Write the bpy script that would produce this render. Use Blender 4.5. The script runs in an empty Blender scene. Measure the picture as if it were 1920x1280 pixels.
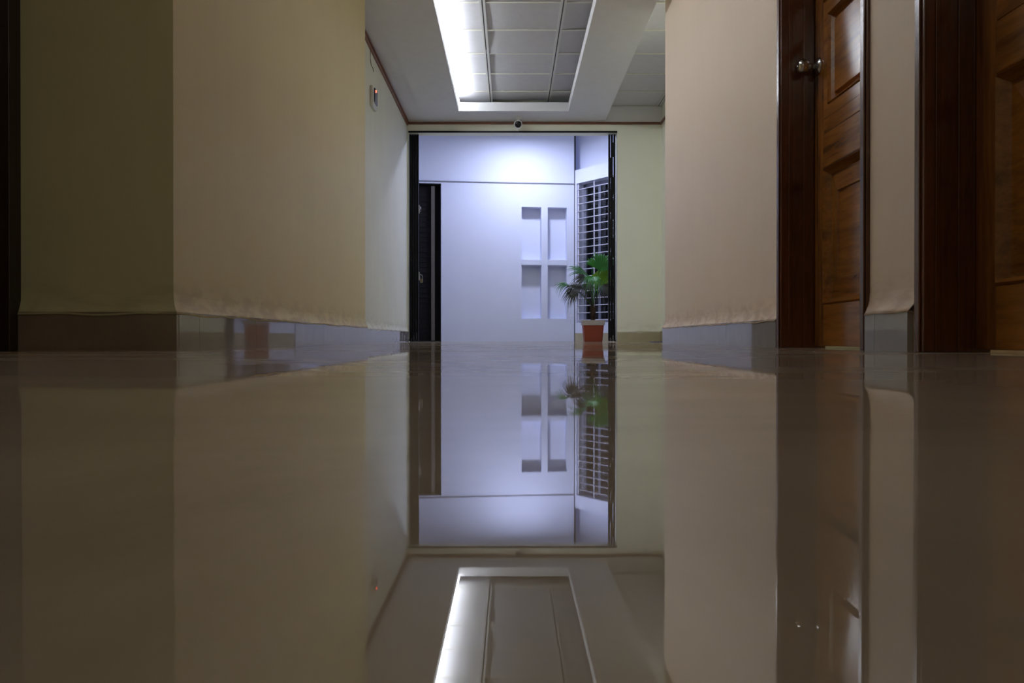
import bpy, math, random
from mathutils import Vector, Matrix
random.seed(7)
PI = math.pi
S = bpy.context.scene
COL = S.collection

# ------------------------------------------------------------------ mesh helper
class MB:
    def __init__(self): self.v = []; self.f = []; self.sm = []
    def add(self, vs, fs, smooth=False):
        b = len(self.v); self.v += [tuple(p) for p in vs]
        for f in fs: self.f.append(tuple(b+i for i in f)); self.sm.append(smooth)
    def box(self, a, b, M=None):
        x0, y0, z0 = a; x1, y1, z1 = b
        vs = [(x0,y0,z0),(x1,y0,z0),(x1,y1,z0),(x0,y1,z0),(x0,y0,z1),(x1,y0,z1),(x1,y1,z1),(x0,y1,z1)]
        if M is not None: vs = [tuple(M @ Vector(p)) for p in vs]
        self.add(vs, [(0,3,2,1),(4,5,6,7),(0,1,5,4),(1,2,6,5),(2,3,7,6),(3,0,4,7)])
        return self
    def lathe(self, prof, n=32, M=None):
        vs = []; fs = []
        for r, z in prof:
            for k in range(n):
                a = 2*PI*k/n; vs.append(Vector((r*math.cos(a), r*math.sin(a), z)))
        if M is not None: vs = [M @ p for p in vs]
        for i in range(len(prof)-1):
            for k in range(n):
                fs.append((i*n+k, i*n+(k+1) % n, (i+1)*n+(k+1) % n, (i+1)*n+k))
        fs.append(tuple(range(n-1, -1, -1))); fs.append(tuple((len(prof)-1)*n+k for k in range(n)))
        self.add(vs, fs, True); return self
    def tube(self, pts, r, n=8):
        pts = [Vector(p) for p in pts]; rs = r if isinstance(r, (list, tuple)) else [r]*len(pts)
        vs = []; fs = []
        for i, p in enumerate(pts):
            t = (pts[min(i+1, len(pts)-1)]-pts[max(i-1, 0)]).normalized()
            ref = Vector((0,0,1)) if abs(t.z) < .9 else Vector((1,0,0))
            a = t.cross(ref).normalized(); b = t.cross(a).normalized()
            for k in range(n):
                q = 2*PI*k/n; vs.append(p+(a*math.cos(q)+b*math.sin(q))*rs[i])
        for i in range(len(pts)-1):
            for k in range(n):
                fs.append((i*n+k, i*n+(k+1) % n, (i+1)*n+(k+1) % n, (i+1)*n+k))
        fs.append(tuple(range(n))); fs.append(tuple((len(pts)-1)*n+k for k in range(n)))
        self.add(vs, fs, True); return self
    def build(self, name, mat, parent=None, loc=(0,0,0), recalc=True, bevel=0):
        import bmesh
        me = bpy.data.meshes.new(name); me.from_pydata(self.v, [], self.f)
        for p, s in zip(me.polygons, self.sm): p.use_smooth = s
        if recalc:
            bm = bmesh.new(); bm.from_mesh(me); bmesh.ops.recalc_face_normals(bm, faces=bm.faces); bm.to_mesh(me); bm.free()
        o = bpy.data.objects.new(name, me); COL.objects.link(o); o.location = loc
        if mat: me.materials.append(mat)
        if parent: o.parent = parent
        if bevel:
            m = o.modifiers.new('b', 'BEVEL'); m.width = bevel; m.segments = 2; m.limit_method = 'ANGLE'
        return o

def empty(name, loc, rz=0, label=None, cat=None, group=None, kind=None):
    o = bpy.data.objects.new(name, None); COL.objects.link(o); o.location = loc
    o.rotation_euler = (0,0,rz); o.empty_display_size = .05
    return tag(o, label, cat, group, kind)
def tag(o, label=None, cat=None, group=None, kind=None):
    if label: o['label'] = label
    if cat: o['category'] = cat
    if group: o['group'] = group
    if kind: o['kind'] = kind
    return o
def struct(o, label, cat): return tag(o, label, cat, None, 'structure')

# ------------------------------------------------------------------ materials
def srgb(r, g, b):
    f = lambda c: (c/255/12.92) if c/255 <= .04045 else ((c/255+.055)/1.055)**2.4
    return (f(r), f(g), f(b), 1)
class NT:
    def __init__(self, name):
        self.m = bpy.data.materials.new(name); self.m.use_nodes = True
        self.t = self.m.node_tree; self.b = self.t.nodes['Principled BSDF']
    def n(self, typ, **kw):
        x = self.t.nodes.new(typ)
        for k, v in kw.items():
            if k.startswith('i_'):
                key = k[2:]; key = int(key) if key.isdigit() else key.replace('_', ' ')
                x.inputs[key].default_value = v
            else: setattr(x, k, v)
        return x
    def l(self, a, b): self.t.links.new(a, b)
    def ramp(self, src, stops):
        r = self.n('ShaderNodeValToRGB'); e = r.color_ramp.elements
        while len(e) > 1: e.remove(e[0])
        e[0].position = stops[0][0]; e[0].color = stops[0][1]
        for p, c in stops[1:]: q = e.new(p); q.color = c
        self.l(src, r.inputs[0]); return r.outputs[0]
    def coord(self, scale=(1,1,1), which='Object'):
        tc = self.n('ShaderNodeTexCoord'); mp = self.n('ShaderNodeMapping')
        self.l(tc.outputs[which], mp.inputs[0]); mp.inputs['Scale'].default_value = scale
        return mp.outputs[0]
    def noise(self, vec, scale, detail=3, dist=0, rough=.5):
        x = self.n('ShaderNodeTexNoise', i_Scale=scale, i_Detail=detail, i_Distortion=dist, i_Roughness=rough)
        self.l(vec, x.inputs['Vector']); return x.outputs['Fac']
    def mix(self, fac, a, b, typ='MIX'):
        x = self.n('ShaderNodeMix', data_type='RGBA', blend_type=typ)
        for s, v in ((0, fac), (6, a), (7, b)):
            if hasattr(v, 'is_linked'): self.l(v, x.inputs[s])
            else: x.inputs[s].default_value = v
        return x.outputs[2]
    def bump(self, h, strength, dist):
        x = self.n('ShaderNodeBump', i_Strength=strength, i_Distance=dist)
        self.l(h, x.inputs['Height']); self.l(x.outputs[0], self.b.inputs['Normal'])

def simple(name, col, rough=.5, metal=0, spec=.5, var=.06, emit=None, es=0):
    t = NT(name)
    v = t.noise(t.coord(), 14, 3)
    c2 = tuple(min(1, x*(1-var*2)) for x in col[:3])+(1,)
    t.l(t.ramp(v, [(.3, c2), (.7, col)]), t.b.inputs['Base Color'])
    t.b.inputs['Roughness'].default_value = rough; t.b.inputs['Metallic'].default_value = metal
    t.b.inputs['Specular IOR Level'].default_value = spec
    if emit:
        t.b.inputs['Emission Color'].default_value = emit; t.b.inputs['Emission Strength'].default_value = es
    return t.m

def paint(name, col, dirt, amount=.5, rough=.55, streaky=.93):
    """emulsion on plaster: brush marks running up the wall, stains just above the skirting"""
    t = NT(name); c = t.coord(); cs = t.coord((9, 9, .9))
    streak = t.noise(cs, 1.3, 5, .3)
    blot = t.noise(c, 2.2, 4)
    z = t.n('ShaderNodeSeparateXYZ'); t.l(c, z.inputs[0])
    mr = t.n('ShaderNodeMapRange', i_1=.12, i_2=.26, i_3=1.0, i_4=0.0); t.l(z.outputs[2], mr.inputs[0])
    n2 = t.noise(t.coord((3, 3, 8)), 3, 5, .6)
    th = t.ramp(n2, [(.42, (0,0,0,1)), (.62, (1,1,1,1))])
    mu = t.n('ShaderNodeMath', operation='MULTIPLY'); t.l(mr.outputs[0], mu.inputs[0]); t.l(th, mu.inputs[1])
    mu2 = t.n('ShaderNodeMath', operation='MULTIPLY'); t.l(mu.outputs[0], mu2.inputs[0]); mu2.inputs[1].default_value = amount
    a = t.ramp(streak, [(.35, tuple(x*streaky for x in col[:3])+(1,)), (.6, col)])
    b = t.mix(t.ramp(blot, [(.35, (0,0,0,1)), (.75, (.35,.35,.35,1))]), a, tuple(x*.9 for x in col[:3])+(1,))
    t.l(t.mix(mu2.outputs[0], b, dirt), t.b.inputs['Base Color'])
    t.b.inputs['Roughness'].default_value = rough; t.b.inputs['Specular IOR Level'].default_value = .35
    t.bump(t.noise(t.coord((6, 6, 2)), 3, 6), .12, .006)
    return t.m

def wood(name, axis, light, dark, rough=.22, off=0.0):
    """varnished teak, grain running along the chosen axis"""
    t = NT(name)
    sc = {'z': (9, 9, .8), 'y': (9, .8, 9), 'x': (.8, 9, 9)}[axis]
    c = t.coord(sc)
    add = t.n('ShaderNodeVectorMath', operation='ADD'); t.l(c, add.inputs[0]); add.inputs[1].default_value = (off, off*1.7, off*.6)
    v = add.outputs[0]
    big = t.noise(v, .55, 3, .9)
    fig = t.noise(v, 1.6, 5, 1.2, .6)
    fine = t.noise(v, 7, 5, .3, .65)
    m = t.mix(.45, big, fig); m2 = t.mix(.28, m, fine)
    mid = tuple((a*1.1+b)/2.1 for a, b in zip(light, dark))
    t.l(t.ramp(m2, [(.35, dark), (.5, mid), (.66, light)]), t.b.inputs['Base Color'])
    t.b.inputs['Roughness'].default_value = rough; t.b.inputs['Specular IOR Level'].default_value = .5
    t.bump(m2, .12, .01); t.b.inputs['IOR'].default_value = 1.7
    return t.m

def floor_mat():
    t = NT('polished marble tile'); c = t.coord()
    vein = t.noise(t.coord((1.0, .6, 1)), 2.2, 7, 1.6, .6)
    blot = t.noise(c, 1.1, 4, .8)
    base = t.ramp(vein, [(.3, srgb(134,125,110)), (.5, srgb(156,147,132)), (.7, srgb(168,160,146))])
    base = t.mix(t.ramp(blot, [(.4, (0,0,0,1)), (.7, (.5,.5,.5,1))]), base, srgb(140,130,115))
    t.l(base, t.b.inputs['Base Color'])
    rg = t.noise(t.coord((.7, 2.2, 1)), 1.4, 5, .8)
    t.l(t.ramp(rg, [(.4, (.008,)*3+(1,)), (.55, (.02,)*3+(1,)), (.72, (.06,)*3+(1,))]), t.b.inputs['Roughness'])
    t.b.inputs['IOR'].default_value = FLOOR_IOR
    # thin film of dust, only seen at a grazing angle
    ds = t.noise(t.coord((.45, 1.8, 1)), 1.5, 3, .6, .5)
    t.l(t.ramp(ds, [(.35, (.30,)*3+(1,)), (.65, (.50,)*3+(1,))]), t.b.inputs['Sheen Weight'])
    t.b.inputs['Sheen Roughness'].default_value = .28; t.b.inputs['Sheen Tint'].default_value = (.80,.74,.66,1)
    wave = t.noise(t.coord((.5, 1.6, 1)), 1.3, 3, .4)
    t.bump(wave, .14, .0012)
    return t.m

FLOOR_IOR = 2.15
M = {}
M['left'] = paint('cream yellow emulsion', srgb(226,213,165), srgb(172,146,108), .5, .55, .985)
M['far_left'] = paint('pale cream emulsion', srgb(226,226,210), srgb(170,150,120), .4, .55, .97)
M['right'] = paint('pinkish beige emulsion', srgb(230,209,184), srgb(184,146,112), .6, .55, .985)
M['gate'] = paint('light lemon emulsion', srgb(238,238,220), srgb(180,176,140), .3, .55, .99)
M['foyer'] = paint('white emulsion', srgb(222,226,242), srgb(180,178,180), .0, .6, .995)
M['near'] = paint('cream emulsion with olive light tint', srgb(216,218,180), srgb(160,148,110), .3, .55, .97)  # olive tint puts the end wall's different light into the colour
M['soffit'] = simple('white ceiling board', srgb(226,226,228), .6, var=.02)
M['tile'] = simple('off white ceiling tile', srgb(205,204,208), .7, var=.03)
M['tee'] = simple('cream ceiling tee', srgb(222,221,208), .45, var=.02)
M['skirt'] = simple('polished grey skirting tile', srgb(158,153,150), .035, spec=1.0, var=.04)
M['skirt_brown'] = simple('polished taupe skirting tile', srgb(150,138,124), .12, spec=.6, var=.04)
M['skirt_cream'] = simple('beige skirting tile', srgb(178,168,138), .2, spec=.6, var=.04)
M['black'] = simple('black enamel steel', (.005,.005,.007,1), .45, spec=.25, var=.1)
M['darkroom'] = simple('plaster coloured dark for no light', (.02,.02,.022,1), .8)  # near black colour stands for the lack of light behind the doorway
M['darkdoor'] = simple('dark stained shutter', (.007,.006,.007,1), .6, spec=.2)
M['post'] = simple('dull grey steel post', srgb(104,98,92), .45, .3)
M['chrome'] = simple('satin steel', (.52,.50,.48,1), .2, 1, var=.05)
M['brass'] = simple('worn brass', srgb(150,140,110), .35, .9)
M['white'] = simple('white gloss paint', srgb(225,222,232), .35, var=.02)
M['alu'] = simple('aluminium window section', srgb(150,152,165), .35, .5)
M['wplastic'] = simple('white plastic', srgb(215,214,208), .35, var=.02)
M['wz'] = wood('teak grain upright', 'z', srgb(158,98,38), srgb(86,48,16), .2)
M['wy'] = wood('teak grain crosswise', 'y', srgb(166,106,42), srgb(94,54,18), .2, 3.0)
M['frame'] = wood('dark varnished jamb', 'z', srgb(108,60,32), srgb(62,30,15), .2, 5.0)
M['frame_dark'] = wood('almost black jamb', 'z', srgb(44,18,8), srgb(20,8,4), .4, 4.0)
M['wx'] = wood('varnished cornice strip', 'x', srgb(140,84,48), srgb(88,44,22), .4, 2.0)
M['terra'] = simple('terracotta', srgb(152,66,38), .6)
M['rim'] = simple('lime washed clay', srgb(196,186,176), .7)
M['soil'] = simple('potting soil', srgb(40,30,22), .95)
M['trunk'] = simple('fibrous palm trunk', srgb(84,60,38), .9, var=.3)
M['leaf'] = simple('fresh palm leaf', srgb(44,122,24), .4, var=.15)
M['leaf2'] = simple('backlit palm leaf', srgb(120,165,24), .4, var=.12)  # yellower, brighter green: backlight put into the leaf colour
M['leaf3'] = simple('old palm leaf', srgb(58,58,34), .5, var=.3)
M['leaf4'] = simple('bluish green palm leaf', srgb(70,122,70), .4, var=.2)
for k in ('leaf', 'leaf2', 'leaf4'):
    b = M[k].node_tree.nodes['Principled BSDF']; b.inputs['Subsurface Weight'].default_value = .0
M['blue'] = simple('navy blue woven cloth', srgb(22,26,92), .9)
M['darkblue'] = simple('dark blue smoked plastic', srgb(40,44,66), .2)
M['wire'] = simple('grey cable', srgb(110,106,92), .6)
M['lens'] = simple('black camera face', (.004,.004,.006,1), .12)
def emis(name, col, s):
    t = NT(name); t.b.inputs['Base Color'].default_value = (.8,.8,.8,1)
    t.b.inputs['Emission Color'].default_value = col; t.b.inputs['Emission Strength'].default_value = s
    return t.m
LED_S, LAMP_S = 52.0, 265.0
M['led'] = emis('lit cool white led', (.88,.93,1,1), LED_S)
M['lamp'] = emis('lit lamp diffuser', (.64,.70,1,1), LAMP_S)
M['red'] = emis('lit red indicator', (1,.12,.05,1), 3)
def glass():
    t = NT('dark window glass'); out = t.t.nodes['Material Output']
    tr = t.n('ShaderNodeBsdfTransparent'); tr.inputs[0].default_value = (.8,.82,.86,1)
    gl = t.n('ShaderNodeBsdfGlossy', i_Roughness=.03); fr = t.n('ShaderNodeFresnel', i_IOR=1.5)
    mx = t.n('ShaderNodeMixShader'); t.l(fr.outputs[0], mx.inputs[0]); t.l(tr.outputs[0], mx.inputs[1]); t.l(gl.outputs[0], mx.inputs[2])
    t.l(mx.outputs[0], out.inputs[0]); return t.m
M['glass'] = glass()

# ------------------------------------------------------------------ wall helpers
def plate(mb, A, u, n, th, sb, zb, holes, face=0.0):
    """wall slab whose front runs from A along u; front face normal n; holes {(i,j): depth or None(through)}"""
    A = Vector((A[0], A[1], 0)); u = Vector((u[0], u[1], 0)).normalized(); n = Vector((n[0], n[1], 0)).normalized()
    P = lambda s, z, d: A+u*s+Vector((0,0,z))-n*(d-face)
    q = lambda a, b, c, d: mb.add([a,b,c,d], [(0,1,2,3)])
    ns, nz = len(sb)-1, len(zb)-1
    def dep(i, j):
        if i < 0 or j < 0 or i >= ns or j >= nz: return 'out'
        h = holes.get((i,j), 0); return th if h is None else h
    for i in range(ns):
        for j in range(nz):
            d = dep(i,j); s0,s1,z0,z1 = sb[i],sb[i+1],zb[j],zb[j+1]
            if d < th:
                q(P(s0,z0,d),P(s1,z0,d),P(s1,z1,d),P(s0,z1,d)); q(P(s0,z0,th),P(s1,z0,th),P(s1,z1,th),P(s0,z1,th))
            for (di,dj),(a,b) in {(-1,0):((s0,z0),(s0,z1)),(1,0):((s1,z0),(s1,z1)),(0,-1):((s0,z0),(s1,z0)),(0,1):((s0,z1),(s1,z1))}.items():
                e = dep(i+di,j+dj)
                if e == 'out':
                    if d < th: q(P(*a,d),P(*b,d),P(*b,th),P(*a,th))
                elif e < d: q(P(*a,e),P(*b,e),P(*b,d),P(*a,d))
def flare(mb, A, B, n, e0=0, e1=0, zt=.185, zb_=.117, out=.020):
    """plaster swelling out over the top of the skirting, with an uneven hand-finished lip"""
    A = Vector((A[0],A[1],0)); B = Vector((B[0],B[1],0)); n = Vector((n[0],n[1],0)).normalized()
    L = (B-A).length; u = (B-A)/L; N = max(3, int(L/.035)); rows = [[] for _ in range(6)]
    ph = random.random()*9
    for k in range(N+1):
        t = k/N; s = L*t; w = .0022*math.sin(s*9+ph)+.002*math.sin(s*23+ph*2)+random.uniform(-.0012,.0012)
        ext = (-e0 if k == 0 else 0)+(e1 if k == N else 0)
        for q, (tz, to) in enumerate(((0,.0006/out),(.3,.10),(.55,.32),(.8,.68),(1,1.08))):
            rows[q].append(A+u*(s+ext*to)+n*out*to+Vector((0,0,zt+(zb_-zt)*tz+w*tz+(1-tz)*.006*math.sin(s*5+ph))))
        rows[5].append(A+u*(s+ext)-n*.001+Vector((0,0,zb_+w-.003)))
    vs = [p for r in rows for p in r]; m = N+1
    fs = [(r*m+k, r*m+k+1, (r+1)*m+k+1, (r+1)*m+k) for r in range(5) for k in range(N)]
    mb.add(vs, fs, True)
def skirting(name, A, B, n, mat, label, joint=.6, first=0.0, out=.018, h=.125, e0=0, e1=0):
    """skirting tiles set end to end with hairline joints"""
    A = Vector((A[0],A[1],0)); B = Vector((B[0],B[1],0)); n = Vector((n[0],n[1],0)).normalized()
    L = (B-A).length; u = (B-A)/L; mb = MB(); s = -e0; cuts = []
    c = first
    while c < L+e1-.02:
        if c > -e0+.02: cuts.append(c)
        c += joint
    pts = [-e0]+cuts+[L+e1]
    for a, b in zip(pts, pts[1:]):
        q = [A+u*(a+.0008), A+u*(b-.0008), A+u*(b-.0008)+n*out, A+u*(a+.0008)+n*out]
        mb.add([tuple(p+Vector((0,0,z))) for z in (.0, h) for p in q], [(0,3,2,1),(4,5,6,7),(0,1,5,4),(1,2,6,5),(2,3,7,6),(3,0,4,7)])
    o = mb.build(name, mat); struct(o, label, 'skirting'); return o

ZT = 2.95     # structural slab
ZG = 2.776    # suspended grid ceiling
ZS = 2.60     # lowered soffit
XL, XR, XF, XFR, XP = -1.088, 1.20, -1.225, 1.776, -1.59
YG = 9.40

# ------------------------------------------------------------------ floor
mb = MB(); ys = [-1.6+.08*k for k in range(20)]+[.0+.01*k for k in range(60)]+[.6+.04*k for k in range(60)]+[3+.3*k for k in range(34)]
xs = [-2.2, -1, 0, 1, 2.2, 3.2]
vs = []
for y in ys:
    z = -.0014*math.exp(-max(y, 0)/.28)
    for x in xs: vs.append((x, y, z))
nx = len(xs)
mb.add(vs, [(j*nx+i, j*nx+i+1, (j+1)*nx+i+1, (j+1)*nx+i) for j in range(len(ys)-1) for i in range(nx-1)], True)
fl = mb.build('floor', floor_mat(), recalc=False); struct(fl, 'glossy beige marble tile floor mirroring the whole corridor', 'floor')

# ------------------------------------------------------------------ walls of the corridor
mb = MB(); mb.box((-1.9, 2.57, 0), (XL, 5.95, ZT))
flare(mb, (XL, 2.57), (XL, 5.95), (1,0), .02, 0)
flare(mb, (-1.59, 2.57), (XL, 2.57), (0,-1), 0, .02)
o = mb.build('wall_left', M['left'], recalc=False); struct(o, 'cream yellow painted wall projecting beside the corridor', 'wall')
# same paint on the face towards the lens; olive tint stands for its light
o.data.materials.append(M['near'])
for p in o.data.polygons:
    if p.center.y < 2.571 and p.center.x < XL-.001: p.material_index = 1
mb = MB(); mb.box((-1.45, 5.95, 0), (XF, YG+.15, ZT)); flare(mb, (XF, 5.95), (XF, YG), (1,0))
o = mb.build('wall_left_far', M['far_left'], recalc=False); struct(o, 'pale cream corridor wall set back next to the folding gate', 'wall')
mb = MB(); plate(mb, (XP, 2.57), (0,-1), (1,0), .25, [0, .90, 4.1], [0, 2.2, ZT], {(0,0): None})
flare(mb, (XP, 1.67), (XP, -1.5), (1,0))
o = mb.build('wall_left_near', M['near']); struct(o, 'cream wall tinted olive for its light, around the darkest doorway', 'wall')
D1, D2 = 2.662, 1.450     # near edges of the two door openings in the right wall
OW, OH = .893, 2.16
mb = MB(); plate(mb, (XR, -1.5), (0,1), (-1,0), .2, [0, D2+1.5, D2+OW+1.5, D1+1.5, D1+OW+1.5, 6.2+1.5], [0, OH, ZT], {(1,0): None, (3,0): None})
flare(mb, (XR, D1+OW), (XR, 6.2), (-1,0), -.004, .02); flare(mb, (XR, D2+OW), (XR, D1), (-1,0), -.018, -.002); flare(mb, (XR, -1.5), (XR, D2), (-1,0))
o = mb.build('wall_right', M['right'], recalc=True); struct(o, 'pinkish beige corridor wall holding the two teak doors', 'wall')
mb = MB(); mb.box((XR+.2, 6.06, 0), (3.1, 6.2, ZT)); mb.box((XFR, 6.2, 0), (1.95, YG+.15, ZT)); flare(mb, (XFR, 6.2), (XFR, YG), (-1,0))
o = mb.build('wall_right_far', M['gate'], recalc=False); struct(o, 'pale lemon wall of the side recess by the gate', 'wall')
mb = MB(); plate(mb, (-1.45, YG), (1,0), (0,-1), .15, [.0, .24, 2.703, 3.4], [0, 2.467, ZT], {(1,0): None})
flare(mb, (1.253, YG), (XFR, YG), (0,-1), .0, 0, out=.008, zb_=.112)
o = mb.build('wall_gate', M['gate'], recalc=True); struct(o, 'pale lemon wall pierced by the wide gate opening', 'wall')
mb = MB(); mb.box((-2.1, -1.7, 0), (3.1, -1.5, ZT)); mb.box((3.0, -1.5, 0), (3.1, 6.06, ZT)); mb.box((-2.0,-1.5,0),(-1.9,2.57,ZT))  # unseen back wall, added to close off and darken this end
o = mb.build('wall_behind', M['right']); struct(o, 'plain beige wall added behind the viewpoint to keep the corridor dark', 'wall')

skirting('baseboard_left', (XL, 2.57), (XL, 5.95), (1,0), M['skirt'], 'polished grey skirting under the cream yellow wall', .60, .17, e0=.0)
skirting('baseboard_left_end', (XP, 2.57), (XL+.018, 2.57), (0,-1), M['skirt_brown'], 'taupe skirting across the end of the projecting wall', 2.0, 2.0)
skirting('baseboard_left_far', (XF, 5.95), (XF, YG), (1,0), M['skirt'], 'grey skirting leading up to the gate', .60, .3)
skirting('baseboard_left_near', (XP, 1.67), (XP, -1.5), (1,0), M['skirt_brown'], 'taupe skirting before the darkest doorway')
skirting('baseboard_right', (XR, D1+OW), (XR, 6.2), (-1,0), M['skirt'], 'polished grey skirting between the teak door and the recess', .60, .82, e1=.018)
skirting('baseboard_right_pier', (XR, D2+OW+.03), (XR, D1), (-1,0), M['skirt'], 'grey skirting on the pier between the teak doors', .3, .215)
skirting('baseboard_right_near', (XR, -1.5), (XR, D2), (-1,0), M['skirt'], 'grey skirting before the nearer teak door')
skirting('baseboard_gate', (1.253, YG), (XFR, YG), (0,-1), M['skirt_cream'], 'beige skirting under the lemon wall beside the gate', 1.2, 1.2, out=.006)
skirting('baseboard_right_far', (XFR, 6.2), (XFR, YG), (-1,0), M['skirt_cream'], 'beige skirting in the side recess')

# ------------------------------------------------------------------ ceilings
TEEC = [-1.495, -.865, -.235, .430, 1.095, 1.735, 2.365, 3.0]
ROWS = [6.50+.583*k for k in range(-14, 6)]
mb = MB()
gx = [-2.0]+TEEC; gy = [-1.6]+[r for r in ROWS if r > -1.5]; gy[-1] = YG
gy = [g for g in gy if g <= YG]
if gy[-1] < YG: gy.append(YG)
for i in range(len(gx)-1):
    for j in range(len(gy)-1):
        x0, x1, y0, y1 = gx[i], gx[i+1], gy[j], gy[j+1]
        a, b = random.uniform(-.0015,.0015), random.uniform(-.003,.003)
        y1_ = y1
        if j == len(gy)-2 and abs(x0+.235) < .01: y1_ = 9.16       # one board falls short and leaves a slot
        if abs(x0+.235) < .01 and abs(y0-7.083) < .05: b = -.007
        z = ZG-.004
        mb.add([(x0,y0,z-a-b+.01),(x1,y0,z+a-b+.01),(x1,y1_,z+a+b+.01),(x0,y1_,z-a+b+.01)], [(0,1,2,3)])
mb.add([(-2.1,-1.7,ZT),(3.1,-1.7,ZT),(3.1,YG+.15,ZT),(-2.1,YG+.15,ZT)], [(0,1,2,3)])
ceil = mb.build('ceiling', M['tile'], recalc=False); struct(ceil, 'suspended grid ceiling of off white square boards', 'ceiling')
mb = MB()
md_ = MB(); sl = MB()
for x in TEEC: md_.box((x-.025,-1.5,ZG-.004),(x-.005,YG,ZG+.004)); md_.box((x+.005,-1.5,ZG-.004),(x+.025,YG,ZG+.004)); sl.box((x-.005,-1.5,ZG),(x+.005,YG,ZG+.004))
md_.build('main_tee', simple('grey white main tee', srgb(212,212,208), .5, var=.02), ceil); sl.build('tee_slot', simple('shadowy tee slot', srgb(70,68,66), .8), ceil)
for y in gy[1:]:
    for i in range(len(gx)-1): mb.box((gx[i]+.025, y-.009, ZG-.003), (gx[i+1]-.025, y+.009, ZG+.004))
mb.build('ceiling_tee', M['tee'], ceil)
# lowered soffit with the long lighting recess
RX0, RX1, RY0, RY1 = -.589, .648, 2.4, 8.98
SX0, SX1, SY0 = XF, 1.11, 1.2
TL = 2.70
mb = MB()
def frame_slab(mb, z0, z1):
    mb.box((-1.035, SY0, z0), (RX0, YG, z1)); mb.box((RX1, SY0, z0), (SX1, YG, z1))
    mb.box((RX0, SY0, z0), (RX1, RY0, z1)); mb.box((RX0, RY1, z0), (RX1, YG, z1))
frame_slab(mb, ZS, TL)
mb.box((SX1-.012, SY0, TL), (SX1, YG, ZG)); mb.box((-1.5, SY0, ZS), (XF+.003, 5.95, ZS+.01))
mb.box((XF, SY0, ZS+.012), (-1.039, YG, TL))
o = mb.build('ceiling_soffit', M['soffit']); struct(o, 'lowered white soffit around a long lighting recess', 'ceiling')

mb = MB(); mb.box((SX1, YG-.010, 2.588), (XFR, YG, ZG-.004)); mb.box((XF, YG-.006, 2.588), (SX1, YG, ZS))
o = mb.build('trim_6', M['soffit']); struct(o, 'plain white fascia between the cornice and the grid ceiling', 'trim')
# cove LED
mb = MB(); mb.box((-.610, RY0+.05, TL), (-.580, RY1-.012, TL+.010)); mb.box((-.588, RY0+.05, TL-.012), (-.580, RY1-.012, TL))
mb.v = [(x+.3, y-5, z-TL) for x, y, z in mb.v]
o = mb.build('led_strip', M['led'], loc=(-.3, 5, TL)); tag(o, 'glowing cool white LED strip tucked along one edge of the ceiling recess', 'light strip')

# cornice strips
mb = MB(); mb.box((XF, YG-.018, 2.562), (XFR, YG, 2.588))
o = mb.build('trim_1', M['wx']); struct(o, 'brown timber cornice strip over the gate opening', 'cornice')
mb = MB(); mb.box((XF, 5.96, 2.545), (XF+.016, YG-.018, 2.568)); mb.box((XF, 5.96, 2.582), (XF+.022, YG-.018, 2.598))
o = mb.build('trim_2', M['wx']); struct(o, 'pair of thin brown cornice strips over the pale cream wall', 'cornice')
mb = MB(); mb.box((XFR-.016, 6.2, 2.562), (XFR, YG-.018, 2.588))
o = mb.build('trim_3', M['wx']); struct(o, 'brown cornice strip in the side recess', 'cornice')

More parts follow.
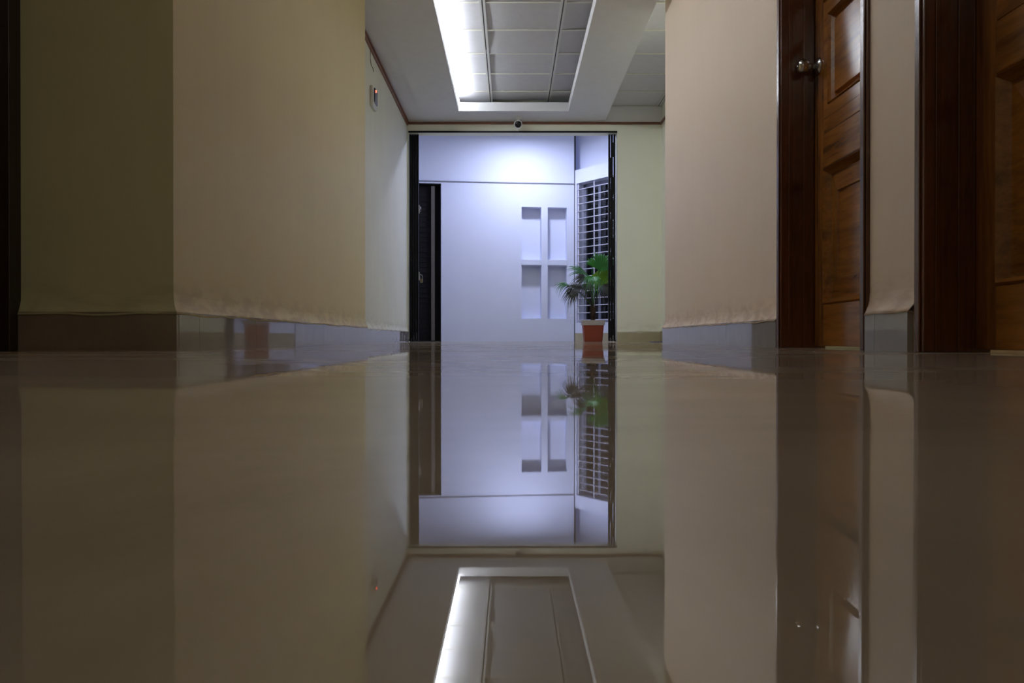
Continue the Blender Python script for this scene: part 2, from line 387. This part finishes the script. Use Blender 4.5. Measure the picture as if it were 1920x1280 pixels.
# ------------------------------------------------------------------ teak doors
def ring_panel(y0, y1, z0, z1, x, ins):
    mb = MB()
    vs = []
    for i, d in ins: vs += [(x+d,y0+i,z0+i),(x+d,y1-i,z0+i),(x+d,y1-i,z1-i),(x+d,y0+i,z1-i)]
    fs = []
    for k in range(len(ins)-1):
        for q in range(4): fs.append((k*4+q, k*4+(q+1)%4, (k+1)*4+(q+1)%4, (k+1)*4+q))
    L = (len(ins)-1)*4; fs.append((L,L+1,L+2,L+3)); mb.add(vs, fs)
    b = .035
    mb.box((x+.0262,y0,z0),(x+b,y1,z1)); return mb
def teak_door(name, loc, label, knob_far=True, w=OW):
    r = empty(name, loc, 0, label, 'door', None, 'structure')
    fw = .052
    # jambs: stepped moulding on the face, plain reveal behind
    for side in (0, 1):
        mb = MB()
        a, b = (0, fw) if side == 0 else (w-fw, w)
        mb.box((-.012, a, 0), (.134, b, OH)); 
        if side == 0: mb.box((.134, a, 0), (.19, b-.014, OH)); mb.box((-.018, a+.008, 0), (-.012, b-.016, OH))
        else: mb.box((.134, a+.014, 0), (.19, b, OH)); mb.box((-.018, a+.016, 0), (-.012, b-.008, OH)); mb.box((.02, a-.004, 0), (.035, a, OH-fw)); mb.box((.085, a-.004, 0), (.128, a, OH-fw))
        mb.build('door_jamb', M['frame'], r, bevel=.003)
    MB().box((-.012, fw, OH-fw), (.19, w-fw, OH)).build('door_head', M['frame'], r, bevel=.003)
    x = .136; t = .035; g = .003; y0, y1 = fw+g, w-fw-g; top = OH-fw-g; bot = .008; st = .095
    MB().box((x,y0,bot),(x+t,y0+st,top)).build('stile', M['wz'], r, bevel=.002)
    MB().box((x,y1-st,bot),(x+t,y1,top)).build('stile', M['wz'], r, bevel=.002)
    rails = [(bot,.185),(.914,.975),(1.458,1.47),(2.0,top)]
    for a, b in rails: MB().box((x,y0+st,a),(x+t,y1-st,b)).build('rail', M['wy'], r, bevel=.002)
    MB().box((x-.004,y0+st,.765),(x+t,y1-st,.912)).build('rail', M['wy'], r, bevel=.005)
    fielded = [(0,0),(.007,-.007),(.018,.006),(.030,.024),(.040,.024),(.112,.012),(.115,.020),(.124,.021)]
    flat = [(0,0),(.050,0),(.054,-.006),(.064,.005),(.072,.024),(.086,.024),(.090,.012),(.092,.010)]
    for a, b, f in ((.185,.765,fielded),(.975,1.458,flat),(1.47,2.0,fielded)):
        ring_panel(y0+st, y1-st, a, b, x, f).build('door_panel', M['wy'], r, recalc=False)
    ky = y1-.040 if knob_far else y0+.062; kz = 1.22
    R = Matrix.Translation((x, ky, kz)) @ Matrix.Rotation(-PI/2, 4, 'Y')
    kb = MB().lathe([(.0,.0),(.013,.0),(.012,.034),(.016,.042),(.027,.052),(.031,.066),(.030,.079),(.024,.088),(.012,.091),(.0,.091)], 40, R).build('knob', M['chrome'], r)
    MB().lathe([(.0,0),(.037,0),(.038,.003),(.034,.008),(.022,.012),(.014,.017),(.0,.017)], 40, R).build('knob_rose', M['chrome'], kb)
    MB().lathe([(0,.090),(.005,.090),(.005,.095),(0,.095)], 16, R).build('lock_button', M['chrome'], kb)
    return r
teak_door('door_1', (XR, D1, 0), 'reddish brown panelled teak door with a round steel knob')
teak_door('door_2', (XR, D2, 0), 'darker panelled teak door with light showing under its edge', knob_far=False)

# doorway in the near left wall: only the outer jamb shows
r = empty('door_4', (XP, 1.67, 0), 0, 'very dark timber doorway beside the olive-tinted end wall', 'door', None, 'structure')
for a, b in ((0,.06),(.84,.90)): MB().box((-.2,a,0),(.012,b,2.2)).build('door_jamb', M['frame_dark'], r, bevel=.003)
MB().box((-.2,.06,2.13),(.012,.84,2.2)).build('door_head', M['frame_dark'], r, bevel=.003)
for a, b in ((.065,.16),(.74,.835)): MB().box((-.17,a,.008),(-.135,b,2.125)).build('stile', M['frame_dark'], r)
for a, b in ((.008,.2),(.9,1.03),(2.0,2.125)): MB().box((-.17,.16,a),(-.135,.74,b)).build('rail', M['wy'], r)
for a, b in ((.2,.9),(1.03,2.0)): MB().box((-.16,.16,a),(-.145,.74,b)).build('door_panel', M['wy'], r)

# ------------------------------------------------------------------ foyer beyond the gate
ZF = 3.05
A = (-2.0, 10.906); U = Vector((.9949, .1011, 0)).normalized(); NF = Vector((U.y, -U.x, 0))
sx = lambda X: (X+2.0)/U.x
LF = sx(.896)
mb = MB()
sb = [0, sx(-1.75), sx(-.966), sx(.150), sx(.426), sx(.516), sx(.785), LF]
zb = [0, .32, 1.061, 1.143, 1.876, 2.18, ZF]
holes = {}
for j in range(5): holes[(1,j)] = None
for i in (3, 5):
    holes[(i,1)] = .14; holes[(i,3)] = .14; holes[(i,2)] = -.0
plate(mb, A, U, NF, .25, sb, zb, holes)
o = mb.build('wall_foyer', M['foyer']); struct(o, 'white lamplit foyer wall with four sunken display niches', 'wall')
Pt = lambda s, z, d=0: Vector((A[0],A[1],0))+U*s+Vector((0,0,z))+NF*d
def obox(mb, O, u, n, s0, s1, z0, z1, d0, d1):
    O = Vector((O[0],O[1],0)); vs = []
    for z in (z0, z1):
        for s, d in ((s0,d0),(s1,d0),(s1,d1),(s0,d1)): vs.append(tuple(O+u*s+n*d+Vector((0,0,z))))
    mb.add(vs, [(0,3,2,1),(4,5,6,7),(0,1,5,4),(1,2,6,5),(2,3,7,6),(3,0,4,7)])
# slim shelves dividing the niches
for i, lab in ((3, 'white ledge across the niche pair nearer the dark doorway'), (5, 'white ledge across the niche pair behind the palm')):
    mb = MB(); obox(mb, A, U, NF, sb[i]-.006, sb[i+1]+.002, 1.066, 1.140, -.14, .012)
    o = mb.build('niche_shelf', M['foyer'], bevel=.002); tag(o, lab, 'shelf', 'ledges dividing the wall niches')
mb = MB(); obox(mb, A, U, NF, sx(-1.9), LF, 2.205, 2.217, 0, .012)
o = mb.build('trim_4', M['alu']); struct(o, 'thin grey bead running across the foyer wall', 'trim')
mb = MB(); obox(mb, A, U, NF, LF-.006, LF+.012, 0, ZF, 0, .006)
o = mb.build('trim_5', M['black']); struct(o, 'dark vertical joint in the foyer corner', 'trim')
# oblique wall with the window
P1 = (.896, 11.20); UO = Vector((.614, -.789, 0)).normalized(); NO = Vector((-.789, -.614, 0)).normalized()
mb = MB(); plate(mb, P1, UO, NO, .2, [0, .04, 1.35, 2.1], [0, .26, 2.21, 2.40], {(1,1): None})
plate(mb, P1, UO, NO, .2, [-.2, 2.3], [2.38, ZF], {}, face=-.13)
o = mb.build('wall_foyer_side', M['foyer']); struct(o, 'white angled foyer wall around the grilled window', 'wall')
mb = MB(); obox(mb, P1, UO, NO, .012, 2.0, 0, .115, 0, .006)
o = mb.build('baseboard_foyer', M['skirt_cream']); struct(o, 'beige skirting under the grilled window', 'skirting')
w = empty('window_1', (P1[0], P1[1], 0), math.atan2(UO.y, UO.x), 'dark window behind a white horizontal bar grille', 'window', None, 'structure')
# local axes: x along wall, -y ... towards foyer is local -y?  (normal NO)
fm = MB()
Yd = -.15 if NO.dot(Vector((-UO.y, UO.x, 0))) > 0 else .15     # glass plane is set back into the wall
sg = 1 if Yd > 0 else -1
lx0, lx1, lz0, lz1 = .04, 1.35, .26, 2.21
yb = sorted((Yd-.015*sg, Yd+.025*sg))
fm.box((lx0,yb[0],lz0),(lx1,yb[1],lz0+.05)); fm.box((lx0,yb[0],lz1-.05),(lx1,yb[1],lz1)); fm.box((lx0,yb[0],lz0),(lx0+.05,yb[1],lz1)); fm.box((lx1-.05,yb[0],lz0),(lx1,yb[1],lz1))
for c in (.36, .80): fm.box((c-.022,yb[0],lz0),(c+.022,yb[1],lz1))
fm.build('window_frame', M['alu'], w)
for a, b in ((.09,.338),(.382,.778),(.822,1.30)):
    MB().box((a, Yd-.002, lz0+.05), (b, Yd+.002, lz1-.05)).build('pane', M['glass'], w)
gr = MB()
yg = .03*sg
for c in (.052, .363, .85, 1.335): gr.box((c-.0075, yg-.004, lz0), (c+.0075, yg+.004, lz1))
g = gr.build('grille', M['white'], w)
nb = 19
for k in range(nb):
    z = lz0+.035+k*(lz1-lz0-.05)/(nb-.3)
    MB().tube([(lx0, yg-.010*sg, z), (lx1, yg-.010*sg, z)], .0058, 8).build('bar', M['white'], g)
# night-side curtain seen through the first pane
mb = MB(); vs = []; N = 40
for k in range(N+1):
    s = .11+.13*k/N; d = Yd+sg*(.05+.012*math.sin(k*1.1))
    vs += [(s,d,.3),(s,d,2.17)]
mb.add(vs, [(2*k,2*k+2,2*k+3,2*k+1) for k in range(N)], True)
o = mb.build('curtain', simple('pale curtain', srgb(100,100,118), .8), None, recalc=False); o.location = w.location; o.rotation_euler = w.rotation_euler
tag(o, 'pale grey curtain drawn to the corner behind the grilled window', 'curtain')
# closing walls and slab
mb = MB(); mb.box((-2.1, YG+.15, 0), (-2.0, 12.4, ZF)); mb.box((-2.0, YG+.15, 0), (-1.45, YG+.25, ZF)); mb.box((1.95, YG, 0), (2.4, YG+.25, ZF)); mb.box((-1.45, YG+.151, ZT), (1.95, YG+.17, ZF))
o = mb.build('wall_foyer_end', M['foyer']); struct(o, 'white foyer wall hidden beside the gate', 'wall')
mb = MB(); mb.box((-2.1, YG+.15, ZF), (3.0, 12.4, ZF+.08)); o = mb.build('ceiling_foyer', M['soffit']); struct(o, 'plain white foyer ceiling', 'ceiling')
mb = MB(); mb.box((-2.0, 12.3, 0), (-.5, 12.4, ZF)); mb.box((-.6, 11.35, 0), (-.5, 12.3, ZF))
o = mb.build('wall_stairwell', M['darkroom']); struct(o, 'wall coloured near black for the unlit space inside the doorway', 'wall')
# dark doorway of the foyer
r = empty('door_3', (A[0]+U.x*sb[1], A[1]+U.y*sb[1], 0), math.atan2(U.y, U.x), 'near black slatted shutter door in the foyer wall', 'door', None, 'structure')
wd = sb[2]-sb[1]
MB().box((0,.0,2.165),(wd,.2,2.18)).build('door_head', M['black'], r)
mb = MB(); mb.box((.02,.09,.01),(wd-.13,.12,2.16))
for k in range(30): mb.box((.04,.082,.05+k*.07),(wd-.15,.09,.09+k*.07))
mb.build('shutter', M['darkdoor'], r)
MB().box((wd-.135,.03,.01),(wd-.085,.075,2.15)).build('post', M['post'], r)
MB().box((wd-.07,.15,.01),(wd-.005,.18,2.165)).build('door_panel', M['darkdoor'], r)
MB().box((0,.0,0),(wd,.2,.012)).build('threshold', M['black'], r)

# foyer lamp
LX, LY = .24, 10.22
r = empty('ceiling_lamp', (LX, LY, ZF), 0, 'round lit ceiling lamp behind the gate lintel washing the foyer wall', 'lamp')
MB().lathe([(0,0),(.05,0),(.05,-.10),(.10,-.13),(.145,-.14),(.150,-.196),(.138,-.196),(.134,-.180),(.0,-.180)], 40).build('lamp_body', M['wplastic'], r)
MB().lathe([(0,-.182),(.132,-.182),(.132,-.190),(0,-.190)], 40).build('diffuser', M['lamp'], r)

# ------------------------------------------------------------------ folding gates
def folding_gate(x0, x1, n, label, gap=.0):
    r = empty('folding_gate', (x0, YG+.075, 0), 0, label, 'gate', 'steel folding gates pushed open')
    W = x1-x0; p = W/n
    for k in range(n):
        mb = MB(); a = k*p; ww = p*.72
        # U channel: web at the back with two flanges
        mb.box((a, .012, .012), (a+ww, .016, 2.462)); mb.box((a, -.018, .012), (a+.004, .012, 2.462)); mb.box((a+ww-.004, -.018, .012), (a+ww, .012, 2.462))
        mb.box((a+.008, -.024+.003*(k%2), .012), (a+ww-.006, -.018+.003*(k%2), 2.462))
        mb.build('channel', M['black'], r)
        # guide wheel
        MB().lathe([(0,0),(.012,0),(.014,.004),(.012,.008),(0,.008)], 16, Matrix.Translation((a+ww/2,-.026,.02)) @ Matrix.Rotation(PI/2,4,'X')).build('roller', M['black'], r)
    # folded lattice links bridging the slots between channels
    rnd = random.Random(5+n)
    for k in range(n-1):
        z = .05+.03*k; a = k*p+p*.6
        while z < 2.3:
            h = rnd.uniform(.16,.34) if gap else 2.40
            MB().box((a-.006, -.034, z), (a+p*.5, -.030, min(z+h, 2.45))).build('lattice_link', M['black'], r)
            z += h+rnd.uniform(.04,.24)
    return r
g1 = folding_gate(-1.205, -1.088, 4, 'black steel folding gate stacked against the pale cream wall', 0)
g2 = folding_gate(1.158, 1.250, 3, 'black steel folding gate stacked behind the palm pot', 1)
# hasp on the first gate
h = MB(); h.tube([(.117+.0,-.03,1.60),(.135,-.034,1.60),(.137,-.034,1.57),(.135,-.034,1.54),(.120,-.03,1.54)], .005, 8)
h.box((.112,-.04,1.52),(.121,-.02,1.62)); h.build('hasp', M['chrome'], g1)
mb = MB(); mb.box((.112,-.040,.73),(.121,-.02,.83)); mb.tube([(.118,-.03,.80),(.134,-.03,.80),(.138,-.03,.79)], .0045, 8); mb.build('hasp', M['chrome'], g1)
r = empty('padlock', (-1.205+.145, YG+.045, .70), 0, 'small worn brass padlock hanging on the folding gate', 'padlock')
MB().box((-.016,-.008,0),(.016,.008,.046)).build('lock_body', M['brass'], r, bevel=.003)
MB().tube([(-.010,0,.040),(-.010,0,.075),(-.006,0,.088),(0,0,.092),(.006,0,.088),(.010,0,.075),(.010,0,.040)], .003, 8).build('shackle', M['chrome'], r)
mb = MB()
mb.box((-1.21, YG-.008, 2.464), (1.253, YG-.001, 2.486))
o = mb.build('gate_track', M['black']); tag(o, 'black steel track across the top of the gate opening', 'track')

# ------------------------------------------------------------------ security camera
r = empty('security_camera', (.083, 9.24, ZS), 0, 'white ball security camera with a black face under the soffit', 'camera')
MB().lathe([(0,0),(.034,0),(.036,-.006),(.030,-.014),(.014,-.018),(.014,-.040),(0,-.040)], 32).build('mount', M['wplastic'], r)
hd = MB().lathe([(0,-.045),(.030,-.042),(.044,-.025),(.049,0),(.048,.020),(.043,.036),(.040,.040),(0,.040)], 36, Matrix.Translation((0,-.01,-.082)) @ Matrix.Rotation(PI/2+.25,4,'X')).build('housing', M['wplastic'], r)
MB().lathe([(0,.0405),(.038,.0405),(.037,.046),(.02,.048),(0,.048)], 36, Matrix.Translation((0,-.01,-.082)) @ Matrix.Rotation(PI/2+.25,4,'X')).build('lens_face', M['lens'], hd)
MB().tube([(-.03,.02,-.115),(-.018,.0,-.125),(0,0,-.128),(.004,0,-.145),(0,0,-.155)], .005, 8).tube([(-.012,0,-.139),(.012,0,-.139)], .004, 8).build('cable', M['wplastic'], r)

# wall unit with red indicator, and its loose cable
r = empty('wall_unit', (XF, 7.015, 2.15), 0, 'small white wall unit with a dark blue face and red indicator', 'wall unit')
MB().box((0,-.10,-.088),(.030,.10,.088)).build('housing', M['wplastic'], r, bevel=.006)
MB().box((.0305,-.055,-.045),(.040,.085,.080)).build('face', M['darkblue'], r, bevel=.004)
MB().lathe([(0,0),(.012,0),(.010,.006),(0,.008)], 20, Matrix.Translation((.040,-.02,.055)) @ Matrix.Rotation(PI/2,4,'Y')).build('indicator', M['red'], r)
mb = MB(); mb.tube([(XF+.004,6.93,2.55),(XF+.004,6.925,2.50),(XF+.004,6.93,2.455),(XF+.004,6.97,2.43),(XF+.004,7.06,2.43),(XF+.003,7.09,2.41)], .0028, 8)
o = mb.build('loose_cable', M['wire']); tag(o, 'thin grey cable dangling from the cornice over the wall unit', 'cable')

# blue mat
mb = MB(); N = 10; vs = []
for i in range(N+1):
    for j in range(N+1):
        x = 1.54+.20*i/N; y = 8.55+.3*j/N
        vs.append((x, y, .010+.002*math.sin(i*2.1)*math.cos(j*1.7)))
m = N+1
mb.add(vs, [(i*m+j,(i+1)*m+j,(i+1)*m+j+1,i*m+j+1) for i in range(N) for j in range(N)], True)
o = mb.build('floor_cloth', M['blue'], recalc=False); o.location = (0,0,-.006)
md = o.modifiers.new('s','SOLIDIFY'); md.thickness = .006; md.offset = -1
tag(o, 'folded navy blue cloth lying flat on the floor at the wall corner', 'cloth')

# ------------------------------------------------------------------ fan palm in its pot
PX, PY = 1.018, 9.90
pl = empty('potted_palm', (PX, PY, 0), 0, 'young fan palm in a square terracotta pot by the grilled window', 'potted plant')
def sq_ring(prof):
    mb = MB(); vs = []; fs = []; n = 4; cs = 5
    def ring(h, z):
        out = []; c = .014
        for q in range(4):
            cx, cy = (h-c)*(1 if q in (0,3) else -1), (h-c)*(1 if q in (0,1) else -1)
            for k in range(cs+1):
                a = PI/2*q+PI/2*k/cs
                out.append((cx+c*math.cos(a), cy+c*math.sin(a), z))
        return out
    for h, z in prof: vs += ring(h, z)
    m = 4*(cs+1)
    for i in range(len(prof)-1):
        for k in range(m): fs.append((i*m+k, i*m+(k+1)%m, (i+1)*m+(k+1)%m, (i+1)*m+k))
    fs.append(tuple(range(m-1,-1,-1))); mb.add(vs, fs); return mb
sq_ring([(.106,0),(.108,.004),(.125,.205),(.122,.206),(.1,.02)]).build('pot', M['terra'], pl)
sq_ring([(.124,.203),(.134,.206),(.140,.258),(.140,.266),(.126,.266),(.122,.235)]).build('pot_rim', M['rim'], pl)
MB().lathe([(0,.225),(.115,.225),(.11,.240),(.05,.247),(0,.25)], 24).build('soil', M['soil'], pl)
def at(px, py, dy=0):     # picture position of a leaf at the palm's distance, measured once, relative to the pot
    D = PY+dy; return Vector(((px-958)*D/1493-PX, dy, (634.5-py)*D/1493+.04))
mb = MB(); pts = []; rs = []
for k in range(12):
    t = k/11; pts.append((-.006+.012*math.sin(t*3), .004*math.sin(t*5), .24+.20*t)); rs.append(.028-.008*t+.004*(k%2))
mb.tube(pts, rs, 12)
for k in range(26):
    a = k*2.4; z = .26+.2*k/26; d = Vector((math.cos(a), math.sin(a), 0))
    mb.tube([Vector((0,0,z))+d*.02, Vector((0,0,z+.05))+d*.034, Vector((0,0,z+.085))+d*.042], [.006,.004,.001], 5)
mb.build('trunk', M['trunk'], pl)
def frond(hub, axis, nrm, R, spread, nleaf, mat, droop, name='frond', seed=0, join=.55, wmul=1.0):
    """palmate leaf: pleated blade that splits into drooping tips, on its own stalk"""
    rnd = random.Random(seed); axis = axis.normalized(); nrm = (nrm-axis*nrm.dot(axis)).normalized(); side = nrm.cross(axis)
    mb = MB(); root = Vector((0,0,.42+.02*rnd.random()))
    dth = spread/(nleaf-1)
    for i in range(nleaf):
        th = -spread/2+i*dth
        d = axis*math.cos(th)+side*math.sin(th)
        s = nrm.cross(d).normalized()
        L = R*(1-.22*abs(th/(spread/2))**2)*rnd.uniform(.9,1.06)
        N = 9; vs = []; tw = rnd.uniform(-.25,.25); dr = droop*rnd.uniform(.6,1.5)
        for k in range(N+1):
            t = k/N; r_ = L*t
            wid = math.sin(dth/2)*r_*1.04 if t <= join else math.sin(dth/2)*L*join*1.04*max(0,(1-(t-join)/(1-join)))**.8
            wid *= wmul
            c = hub+d*r_
            sag = dr*max(0,t-.35)**2*L*2.2
            c = c+Vector((0,0,-sag))+nrm*(.02*math.sin(t*2.5))
            if sag > 0: c = c-d*sag*.35
            fold = wid*.55
            ss = (s+nrm*tw*max(0,t-join)).normalized()
            vs += [c-ss*wid, c+nrm*fold, c+ss*wid]
        fs = []
        for k in range(N): fs += [(3*k,3*k+3,3*k+4,3*k+1),(3*k+1,3*k+4,3*k+5,3*k+2)]
        mb.add(vs, fs)
    o = mb.build(name, mat, pl, recalc=False)
    mid = (root+hub)/2+Vector((0,0,.05))
    q = [root*(1-t)**2+mid*2*t*(1-t)+hub*t*t for t in [k/8 for k in range(9)]]
    MB().tube(q, [.006-.003*k/8 for k in range(9)], 8).build('stalk', M['leaf3'] if mat is M['leaf3'] else M['leaf'], o)
V = Vector
frond(at(1094,540,-.10), V((-1,-.1,.05)), V((.1,-.45,.9)), .37, 2.0, 20, M['leaf3'], .62, seed=1)
frond(at(1068,536,-.12), V((-1,0,.10)), V((.1,-.5,.9)), .24, 1.5, 14, M['leaf4'], .5, seed=11)
frond(at(1084,546,-.14), V((-.8,-.3,-.3)), V((.1,-.5,.9)), .24, 2.0, 16, M['leaf3'], .5, seed=12)
frond(at(1103,516,-.02), V((-1,-.1,.42)), V((.3,-.7,.7)), .35, .95, 15, M['leaf4'], .22, seed=2)
frond(at(1102,522,.06), V((-.9,.1,-.02)), V((0,-.8,.6)), .25, 1.5, 14, M['leaf3'], .5, seed=3)
frond(at(1126,509,.02), V((.25,0,1)), V((-.15,-1,.1)), .29, 2.4, 22, M['leaf'], .12, seed=4, join=.72)
frond(at(1122,506,.10), V((.3,.1,-.8)), V((0,-1,.25)), .29, 2.4, 22, M['leaf2'], .15, seed=5, join=.62)
frond(at(1112,518,-.12), V((-.1,-.5,-.45)), V((0,-1,.8)), .24, 2.6, 20, M['leaf'], .6, seed=6, join=.4)
frond(at(1131,533,-.02), V((.4,-.2,-.7)), V((0,-.8,.6)), .27, 2.3, 18, M['leaf3'], .5, seed=7, join=.4)
frond(at(1110,500,.12), V((-.35,.2,1)), V((0,-1,.2)), .15, 1.8, 12, M['leaf'], .2, seed=8, join=.4)
frond(at(1140,516,.05), V((.9,.0,.25)), V((0,-.8,.6)), .27, 2.0, 14, M['leaf'], .4, seed=9)
frond(at(1106,531,-.08), V((-.4,-.4,-.8)), V((-.2,-.8,.6)), .24, 2.0, 16, M['leaf3'], .6, seed=10, join=.4)
mb = MB(); mb.tube([(0,-.012,.25),(.018,-.016,.5),(0,-.02,.62)], .0035, 6); o = mb.build('support_cane', M['white'], pl)

# ------------------------------------------------------------------ lights of the place (rest) and an added fill
def area(name, loc, rot, sx_, sy_, power, col):
    l = bpy.data.lights.new(name, 'AREA'); l.shape = 'RECTANGLE'; l.size = sx_; l.size_y = sy_; l.energy = power; l.color = col
    o = bpy.data.objects.new(name, l); COL.objects.link(o); o.location = loc; o.rotation_euler = rot; return o
area('side_room_ceiling_light', (2.2, 2.4, 2.6), (0,0,0), .6, .6, 16, (.92,1,.80))
area('corridor_end_fill', (-.2, -.6, 2.70), (0,0,0), .5, .5, 6.5, (1,.93,.80))  # added fill behind the viewpoint, brightens the near end wall
area('recess_ceiling_light', (1.56, 6.75, 2.75), (0,0,0), .2, .4, 5.5, (.97,1,.95))

w = bpy.data.worlds.new('World'); S.world = w; w.use_nodes = True
w.node_tree.nodes['Background'].inputs[0].default_value = (.004,.006,.014,1); w.node_tree.nodes['Background'].inputs[1].default_value = 1

cam = bpy.data.cameras.new('Camera'); co = bpy.data.objects.new('Camera', cam); COL.objects.link(co)
cam.lens = 28; cam.sensor_width = 36; cam.clip_start = .005; cam.clip_end = 60
co.location = (0, 0, .0395); co.rotation_euler = (PI/2-5.5/1493, 0, -2/1493)
S.camera = co
S.view_settings.view_transform = 'Standard'; S.view_settings.look = 'None'; S.view_settings.gamma = 1; S.view_settings.use_curve_mapping = False
S.view_settings.exposure = 0
S.cycles.max_bounces = 16; S.cycles.diffuse_bounces = 8; S.cycles.glossy_bounces = 8; S.cycles.use_denoising = True
S.cycles.sample_clamp_indirect = 8; S.cycles.caustics_reflective = False; S.cycles.use_light_tree = True
